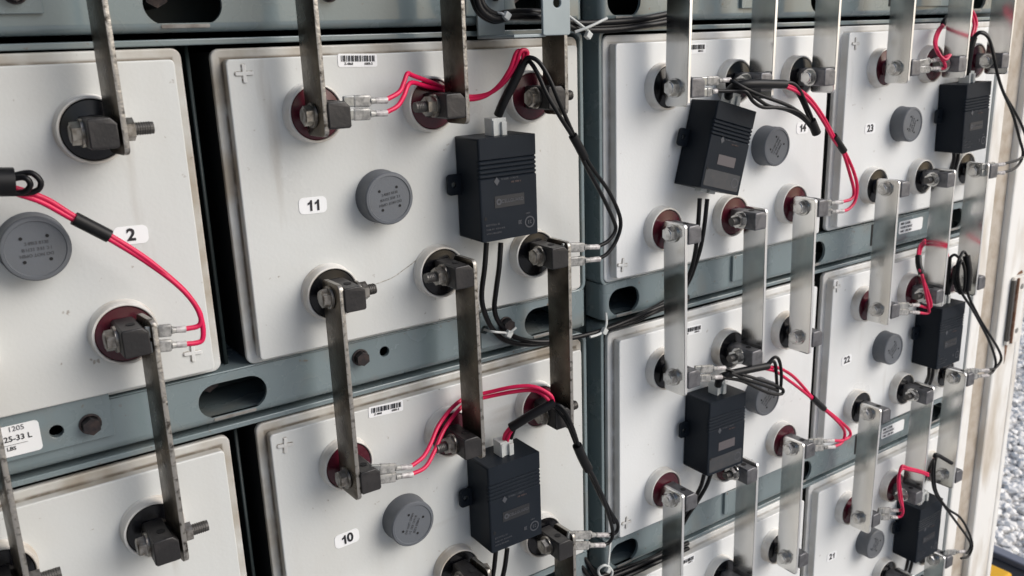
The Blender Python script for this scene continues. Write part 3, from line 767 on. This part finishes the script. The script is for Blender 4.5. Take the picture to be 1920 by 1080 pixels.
harness('red and black wires looping over the monitor box on the cell numbered 11', (984, 112),
    [((664, 190), (722, 188)), ((664, 215), (722, 212)), ((1068, 464), (1119, 463)), ((1068, 491), (1121, 486))],
    [[(984, 116, -.042), (989, 100, -.043), (984, 94, -.043), (975, 98, -.043), (966, 125, -.04), (945, 155, -.034), (915, 176, -.024), (880, 181, -.0165), (850, 172, -.0165), (810, 155, -.024), (775, 142, -.03), (764, 138, -.034), (757, 155, -.038), (748, 173, -.042), (722, 188)],
     [(980, 116, -.040), (981, 100, -.041), (975, 95, -.041), (967, 101, -.041), (956, 130, -.038), (934, 162, -.03), (905, 182, -.022), (870, 186, -.0165), (840, 172, -.018), (800, 162, -.025), (775, 155, -.03), (765, 160, -.034), (757, 180, -.038), (745, 199, -.043), (722, 212)]],
    [[(978, 122, -.045), (990, 108, -.05), (1010, 116, -.056), (1030, 148, -.06), (1050, 195, -.062), (1080, 262, -.06), (1110, 315, -.055), (1142, 360, -.05), (1163, 410, -.047), (1158, 445, -.046), (1140, 474, -.046), (1121, 486)],
     [(980, 126, -.043), (992, 115, -.048), (1008, 138, -.055), (1026, 178, -.06), (1052, 222, -.062), (1078, 264, -.06), (1098, 310, -.056), (1128, 365, -.05), (1150, 412, -.047), (1154, 432, -.046), (1140, 452, -.046), (1119, 463)]],
    [([(934, 216, -.028), (945, 190, -.034), (966, 150, -.04), (982, 114, -.043)], .0040), ([(1074, 254, -.061), (1085, 274, -.06), (1096, 296, -.058)], .0040)])
harness('red and black wires arching over the monitor box on the cell numbered 10', (1038, 755),
    [((712, 879), (768, 876)), ((712, 898), (770, 890)), ((1076, 1003), (1136, 1003)), ((1076, 1023), (1130, 1022))],
    [[(1038, 757, -.05), (1031, 740, -.05), (1000, 725, -.042), (960, 726, -.032), (905, 738, -.0165), (880, 742, -.0165), (850, 762, -.02), (823, 797, -.028), (806, 835, -.036), (792, 858, -.042), (768, 876)],
     [(1034, 760, -.05), (1023, 744, -.048), (1000, 732, -.04), (960, 735, -.03), (905, 746, -.0165), (880, 752, -.0165), (857, 772, -.02), (832, 807, -.028), (814, 847, -.036), (797, 876, -.042), (770, 890)],
     [(944, 834, -.026), (947, 815, -.03), (958, 800, -.034)], [(950, 836, -.028), (953, 818, -.032), (962, 803, -.036)]],
    [[(1036, 757, -.052), (1055, 765, -.058), (1073, 800, -.06), (1090, 850, -.058), (1115, 898, -.055), (1142, 955, -.05), (1158, 982, -.047), (1154, 999, -.046), (1136, 1003)],
     [(1036, 760, -.052), (1058, 774, -.058), (1077, 815, -.06), (1095, 862, -.058), (1120, 910, -.055), (1140, 962, -.05), (1149, 1000, -.047), (1142, 1017, -.046), (1130, 1022)],
     [(1040, 762, -.05), (1062, 790, -.056), (1082, 838, -.057), (1106, 890, -.054), (1130, 940, -.05), (1152, 980, -.047)],
     [(957, 836, -.028), (958, 822, -.03), (966, 800, -.036)]],
    [([(957, 802, -.034), (1000, 776, -.045), (1040, 754, -.052)], .0044), ([(1082, 835, -.058), (1092, 858, -.057), (1103, 880, -.056)], .0048)])
harness('black looped and red wires over the tilted monitor box of the cell numbered 14', (1470, 158),
    [((1325, 152), (1366, 150)), ((1325, 173), (1342, 171)), ((1535, 383), (1576, 379)), ((1535, 399), (1578, 396))],
    [[(1466, 156, -.055), (1495, 167, -.055), (1520, 186, -.054), (1545, 221, -.052), (1565, 258, -.05), (1582, 281, -.048), (1600, 320, -.046), (1607, 350), (1603, 377), (1591, 392), (1578, 396)],
     [(1466, 160, -.055), (1498, 174, -.055), (1522, 196, -.054), (1545, 230, -.052), (1563, 262, -.05), (1580, 285, -.048), (1593, 325, -.046), (1601, 358), (1596, 373), (1576, 379)]],
    [[(1366, 150), (1378, 155, -.05), (1398, 166, -.055), (1430, 180, -.056), (1480, 199, -.056), (1510, 220, -.056), (1524, 240, -.056)],
     [(1342, 171), (1375, 171, -.05), (1398, 172, -.055), (1412, 190, -.056), (1430, 201, -.056), (1460, 202, -.056), (1495, 210, -.056), (1515, 228, -.056), (1527, 244, -.056)],
     [(1385, 164, -.052), (1410, 178, -.054), (1440, 198, -.054), (1475, 206, -.054), (1505, 222, -.055), (1526, 246, -.056)],
     [(1462, 156, -.055), (1485, 156, -.056), (1500, 170, -.056), (1512, 196, -.056), (1522, 220, -.056), (1532, 244, -.056)],
     [(1462, 160, -.053), (1482, 162, -.053), (1496, 176, -.053), (1508, 200, -.054), (1518, 224, -.055), (1528, 246, -.056)]],
    [([(1366, 180, -.030), (1368, 170, -.04), (1385, 160, -.05), (1420, 157, -.055), (1472, 158, -.055)], .0046), ([(1521, 226, -.056), (1527, 240, -.056), (1531, 250, -.056)], .0050), ([(1563, 255, -.05), (1572, 268, -.049), (1582, 283, -.048)], .0042)])
harness('red and black wires looping over the monitor box on the cell numbered 23', (1815, 100),
    [((1722, 119), (1760, 111)), ((1722, 131), (1760, 128)), ((1846, 312), (1880, 308)), ((1846, 325), (1880, 324))],
    [[(1760, 111), (1772, 107, -.05), (1782, 103, -.052)],
     [(1760, 128), (1772, 127, -.048), (1769, 115, -.05), (1757, 97, -.046), (1752, 78, -.036), (1758, 58, -.022), (1769, 45, -.0175)],
     [(1782, 103, -.052), (1772, 112, -.052), (1760, 100, -.048), (1755, 80, -.038), (1761, 60, -.024), (1771, 46, -.0175)],
     [(1810, 10, -.018), (1824, 22, -.022), (1831, 42, -.03), (1828, 60, -.034), (1822, 78, -.036)], [(1812, 16, -.018), (1820, 26, -.022), (1826, 44, -.03), (1824, 60, -.034), (1818, 78, -.036)]],
    [[(1817, 95, -.036), (1824, 72, -.038), (1837, 60, -.042), (1851, 66, -.046), (1862, 95, -.05), (1868, 130, -.05), (1880, 170, -.049), (1900, 205, -.047), (1917, 238, -.046), (1926, 270, -.045), (1915, 296), (1880, 308)],
     [(1820, 92, -.038), (1828, 70, -.04), (1840, 62, -.044), (1855, 74, -.048), (1864, 110, -.052), (1872, 145, -.051), (1882, 175, -.049), (1898, 212, -.047), (1911, 258, -.046), (1918, 290, -.045), (1905, 314), (1880, 324)]],
    [([(1812, 138, -.028), (1815, 115, -.032), (1819, 90, -.036), (1825, 70, -.037)], .0050), ([(1768, 48, -.0175), (1772, 38, -.0175), (1790, 20, -.017), (1812, 12, -.018)], .0034)])
harness('black looped and red wires above the box on the cell below number 14', (1440, 686),
    [((1313, 692), (1356, 690)), ((1313, 709), (1350, 707)), ((1523, 828), (1560, 826)), ((1523, 840), (1562, 838))],
    [[(1434, 688, -.052), (1460, 690, -.052), (1485, 704, -.052), (1505, 724, -.05), (1522, 744, -.05), (1544, 764, -.048), (1570, 785, -.046), (1592, 806), (1593, 818), (1578, 826), (1560, 826)],
     [(1434, 691, -.052), (1455, 697, -.052), (1480, 714, -.052), (1500, 729, -.05), (1522, 747, -.05), (1545, 767, -.048), (1574, 794, -.046), (1584, 812), (1578, 830), (1562, 838)]],
    [[(1356, 690), (1385, 700, -.05), (1420, 711, -.054), (1452, 722, -.056), (1468, 731, -.056), (1464, 739, -.055), (1445, 738, -.054), (1420, 728, -.053), (1390, 714, -.05), (1350, 707)],
     [(1370, 700, -.05), (1400, 712, -.052), (1430, 722, -.054), (1458, 732, -.055)],
     [(1436, 686, -.052), (1452, 670, -.054), (1461, 676, -.056), (1465, 700, -.057), (1464, 730, -.056)], [(1440, 686, -.052), (1448, 677, -.053), (1454, 684, -.054), (1456, 710, -.055), (1458, 734, -.055)]],
    [([(1346, 722, -.03), (1350, 710, -.04), (1365, 702, -.046), (1400, 694, -.05), (1440, 686, -.052)], .0042), ([(1523, 745, -.05), (1533, 755, -.049), (1545, 766, -.048)], .0038)])
harness('red wires and tall black coil by the monitor box on the cell numbered 22', (1800, 545),
    [((1683, 573), (1720, 572)), ((1683, 584), (1720, 586)), ((1812, 697), (1850, 694)), ((1812, 707), (1850, 704))],
    [[(1734, 450, -.018), (1724, 462, -.025), (1721, 480, -.035), (1723, 500, -.042), (1727, 513, -.046), (1738, 542, -.05), (1746, 570, -.05), (1740, 577, -.048), (1720, 572)],
     [(1736, 455, -.018), (1727, 466, -.025), (1724, 482, -.035), (1726, 500, -.042), (1729, 515, -.046), (1735, 545, -.05), (1741, 575, -.05), (1740, 587, -.048), (1720, 586)],
     [(1768, 452, -.018), (1774, 463, -.025), (1777, 482, -.034)]],
    [[(1775, 560, -.03), (1776, 520, -.034), (1778, 492, -.036), (1788, 478, -.04), (1800, 486, -.046), (1812, 510, -.052), (1815, 535, -.054), (1806, 548, -.053), (1795, 535, -.05), (1793, 505, -.048), (1800, 482, -.046), (1808, 472, -.046), (1816, 490, -.05), (1819, 520, -.053), (1814, 548, -.055), (1834, 592, -.052), (1852, 622, -.05), (1872, 655, -.047), (1877, 674, -.046), (1866, 690, -.046), (1850, 694)],
     [(1779, 545, -.034), (1786, 520, -.04), (1790, 500, -.044), (1790, 530, -.048), (1800, 550, -.052), (1808, 540, -.054), (1809, 510, -.053), (1804, 490, -.05), (1798, 500, -.05), (1797, 525, -.052), (1804, 550, -.054), (1822, 578, -.053), (1840, 610, -.05), (1857, 645, -.047), (1867, 678, -.046), (1862, 696, -.046), (1850, 704)]],
    [([(1722, 480, -.036), (1723, 497, -.041), (1728, 514, -.046)], .0040), ([(1776, 550, -.032), (1776, 520, -.034), (1778, 484, -.036)], .0044), ([(1812, 480, -.049), (1816, 510, -.053), (1813, 545, -.055)], .0050)])
harness('red wires and thin black wires beside the monitor box on the cell numbered 21', (1750, 900),
    [((1653, 957), (1682, 957)), ((1653, 969), (1680, 970))],
    [[(1740, 888, -.053), (1726, 883, -.053), (1702, 877, -.053), (1691, 874, -.053), (1686, 893, -.052), (1689, 925, -.051), (1692, 948, -.05), (1690, 956, -.048), (1682, 957)],
     [(1740, 892, -.052), (1726, 886, -.053), (1704, 881, -.053), (1690, 880, -.053), (1684, 902, -.052), (1687, 935, -.051), (1693, 955, -.05), (1690, 967, -.048), (1680, 970)]],
    [[(1722, 925, -.03), (1738, 890, -.04), (1750, 862, -.05), (1748, 890, -.054), (1752, 920, -.054), (1768, 945, -.052), (1790, 975, -.05), (1812, 1005, -.048), (1820, 1022, -.046), (1814, 1036, -.046), (1808, 1034)],
     [(1757, 853, -.05), (1753, 870, -.053), (1752, 895, -.054), (1756, 922, -.054), (1775, 952, -.052), (1800, 970, -.05), (1815, 995, -.048), (1823, 1022, -.046), (1816, 1042, -.046), (1802, 1047)]],
    [([(1752, 858, -.052), (1757, 853, -.053), (1784, 868, -.053)], .0030)]).spade((1775, 1036), (1806, 1034))

def cable(label, strands, r=.0021, ties=(), group=None, name='data_cable'):
    p0 = strands[0][0]; h = Harness(name, label, 'cable', at(p0[0], p0[1], p0[2]), group=group)
    for s_ in strands: h.tube('cable_strand', s_, r, 'black_wire')
    return h
cable('two black cables dropping from the box on cell 11 and running along the beam',
    [[(912, 455, -.027), (909, 500, -.028), (903, 555, -.026), (910, 590, -.02), (926, 620, -.014), (952, 640, -.010), (1000, 646, -.008), (1060, 636, -.008), (1125, 622, -.009), (1180, 604, -.008), (1240, 580, -.008), (1290, 562, -.006)],
     [(939, 455, -.027), (936, 500, -.028), (930, 545, -.026), (927, 578, -.02), (934, 602, -.015), (952, 624, -.011), (985, 638, -.009), (1030, 640, -.010), (1090, 630, -.012), (1150, 612, -.011), (1245, 572, -.010), (1290, 556, -.006)]])
cable('black cables leaving the box on the cell numbered 10 at the bottom edge',
    [[(930, 1030, -.027), (927, 1060, -.028), (922, 1100, -.026), (925, 1150, -.02)], [(951, 1028, -.027), (947, 1060, -.028), (940, 1100, -.026), (940, 1150, -.02)]])
cable('two black cables hanging from the tilted box on cell 14 to the beam',
    [[(1312, 372, -.027), (1309, 420, -.027), (1304, 470, -.025), (1296, 505, -.018), (1284, 532, -.012), (1262, 556, -.008), (1200, 590, -.007), (1140, 613, -.007)],
     [(1326, 373, -.027), (1321, 420, -.027), (1314, 462, -.025), (1303, 498, -.018), (1291, 528, -.012), (1270, 556, -.008), (1205, 596, -.009), (1140, 618, -.009)]])
cable('black cables from the box below the cell numbered 14, passing behind a lug',
    [[(1320, 890, -.027), (1314, 912, -.027), (1300, 938, -.022), (1286, 958, -.014), (1270, 985, -.008), (1240, 1035, -.007), (1180, 1062, -.007), (1120, 1082, -.007)], [(1333, 888, -.027), (1324, 912, -.027), (1305, 944, -.022), (1290, 966, -.014), (1272, 998, -.008), (1240, 1044, -.008), (1180, 1070, -.009), (1110, 1092, -.009)]])
cable('short black cables under the uppermost box of the right-hand column', [[(1789, 285, -.027), (1788, 300, -.025), (1783, 318, -.018)], [(1797, 284, -.027), (1795, 300, -.025), (1790, 318, -.018)]])
cable('short black cables under the middle box of the right-hand column', [[(1742, 690, -.027), (1741, 705, -.025), (1736, 718, -.018)], [(1750, 688, -.027), (1748, 705, -.025), (1743, 720, -.018)]])
cable('short black cables under the lowest box of the right-hand column', [[(1703, 1048, -.027), (1700, 1062, -.025), (1696, 1078, -.018)], [(1712, 1045, -.027), (1708, 1062, -.025), (1703, 1078, -.018)]])
cable('thick black cables looping through the bracket at the top edge',
    [[(884, -30, -.03), (888, 0, -.03), (900, 24, -.03), (925, 38, -.028), (948, 34, -.026), (972, 26, -.02), (1015, 29, -.014), (1075, 50, -.010), (1130, 50, -.008), (1200, 44, -.008), (1290, 26, -.006)],
     [(896, -30, -.03), (900, -4, -.03), (910, 16, -.03), (930, 28, -.028), (952, 24, -.024), (980, 22, -.018), (1020, 24, -.014), (1075, 42, -.012), (1130, 42, -.010), (1200, 36, -.010), (1290, 18, -.006)],
     [(890, -30, -.034), (894, -2, -.034), (905, 22, -.034), (930, 36, -.032), (955, 32, -.026), (990, 32, -.02), (1030, 34, -.016), (1080, 54, -.012), (1140, 56, -.010), (1210, 48, -.010), (1290, 34, -.008)]], .0027)
cable('bundle of black cables behind the gap at the bottom edge',
    [[(1085, 1030, .002), (1105, 1060, -.004), (1125, 1085, -.008), (1170, 1072, -.012), (1240, 1040, -.012), (1290, 1018, -.010)], [(1082, 1045, .002), (1100, 1075, -.004), (1130, 1095, -.008), (1180, 1078, -.014), (1245, 1048, -.014), (1290, 1028, -.010)]], .0024)
# white cable ties
def tie(label, strands, head, r=.0010):
    h = Harness('cable_tie', label, 'cable tie', at(*head), group='white cable ties')
    for s_ in strands: h.tube('strap', s_, r, 'nylon_white')
    ob('head', finish(box_bm(-.0026, .0026, -.0022, .0022, -.0028, .0028, .0007), 'nylon_white'), h.t, rot=(0, R(35), 0))
tie('white cable tie crossed over the gap left of the cell numbered 14', [[(1066, 30, -.012), (1085, 44, -.016), (1105, 60, -.018)], [(1078, 60, -.016), (1105, 50, -.020), (1138, 34, -.020)]], (1103, 66, -.019), .0012)
tie('white cable tie holding two cables to the hole under the cell numbered 11', [[(908, 618, -.006), (925, 622, -.018), (948, 624, -.018)], [(948, 626, -.018), (958, 622, -.020), (968, 614, -.021)]], (954, 626, -.018))
tie('white cable tie on the beam corner below left of the cell numbered 14', [[(1136, 588, -.006), (1137, 605, -.014), (1134, 618, -.015)], [(1132, 622, -.015), (1120, 628, -.017), (1106, 632, -.018)]], (1133, 621, -.016), .0012)
tie('white cable tie loop at the bottom edge below the gap', [[(1146, 1000, -.004), (1143, 1030, -.010), (1140, 1060, -.015)], [(1140, 1060, -.015), (1148, 1072, -.017), (1142, 1084, -.016), (1126, 1080, -.013), (1122, 1068, -.014), (1132, 1060, -.016), (1140, 1062, -.016)]], (1140, 1068, -.017), .0013)
tie('white cable tie head on the cables inside the top bracket', [[(930, 24, -.028), (942, 26, -.033), (950, 34, -.034)]], (950, 30, -.034))

# cable bracket at the top edge, in front of the right bar of cell 11
a0 = at(1017, 67, -.056); a1 = at(1068, 67, -.056); zl = a0.z
br = thing('cable_bracket', 'light grey folded steel bracket with a round hole at the top edge', 'bracket', (a0.x, -.056, zl))
def bpart(name, bm_): return ob(name, finish(shift(bm_, -a0.x, .056, -zl), 'bracket_paint_lit'), br)
hole = at(1043, 5, -.056)
bpart('front_tab', plate_bm([rrect(a0.x, zl, a1.x, zl + .060, .002), circ(hole.x, hole.z, .0036, 16)], .0025, .0006, org=(0, -.056, 0)))
b0 = at(897, 68, -.0075)
bpart('floor_plate', box_bm(b0.x, a0.x + .004, -.055, -.0055, zl - .0008, zl + .0014, .0005))
b1 = at(946, 40, -.0075)
bpart('back_plate', plate_bm([rrect(b0.x, zl + .0016, b1.x, zl + .055, .001)], .0022, .0004, org=(0, -.0066, 0)))

# tool case on the gravel at the lower right
cs0 = Vector((1.40, .10, -1.215))
tc_ = thing('tool_case', 'black plastic case with grey lid rim and yellow latch on the gravel, lower right corner', 'case', cs0)
def tpart(name, bm_, m): return ob(name, finish(bm_, m), tc_)
tpart('body', box_bm(-.22, .225, -.45, .45, 0, .095, .012), 'case_black')
tpart('lid_rim', plate_bm([rrect(-.23, -.46, .236, .46, .03), rrect(-.20, -.43, .206, .43, .02)], .022, .004, 'z', org=(0, 0, .106)), 'case_lid')
tpart('lid', box_bm(-.199, .205, -.429, .429, .0955, .106, .003), 'case_black')
tpart('latch', box_bm(.085, .140, .055, .110, .106, .130, .006), 'case_yellow')
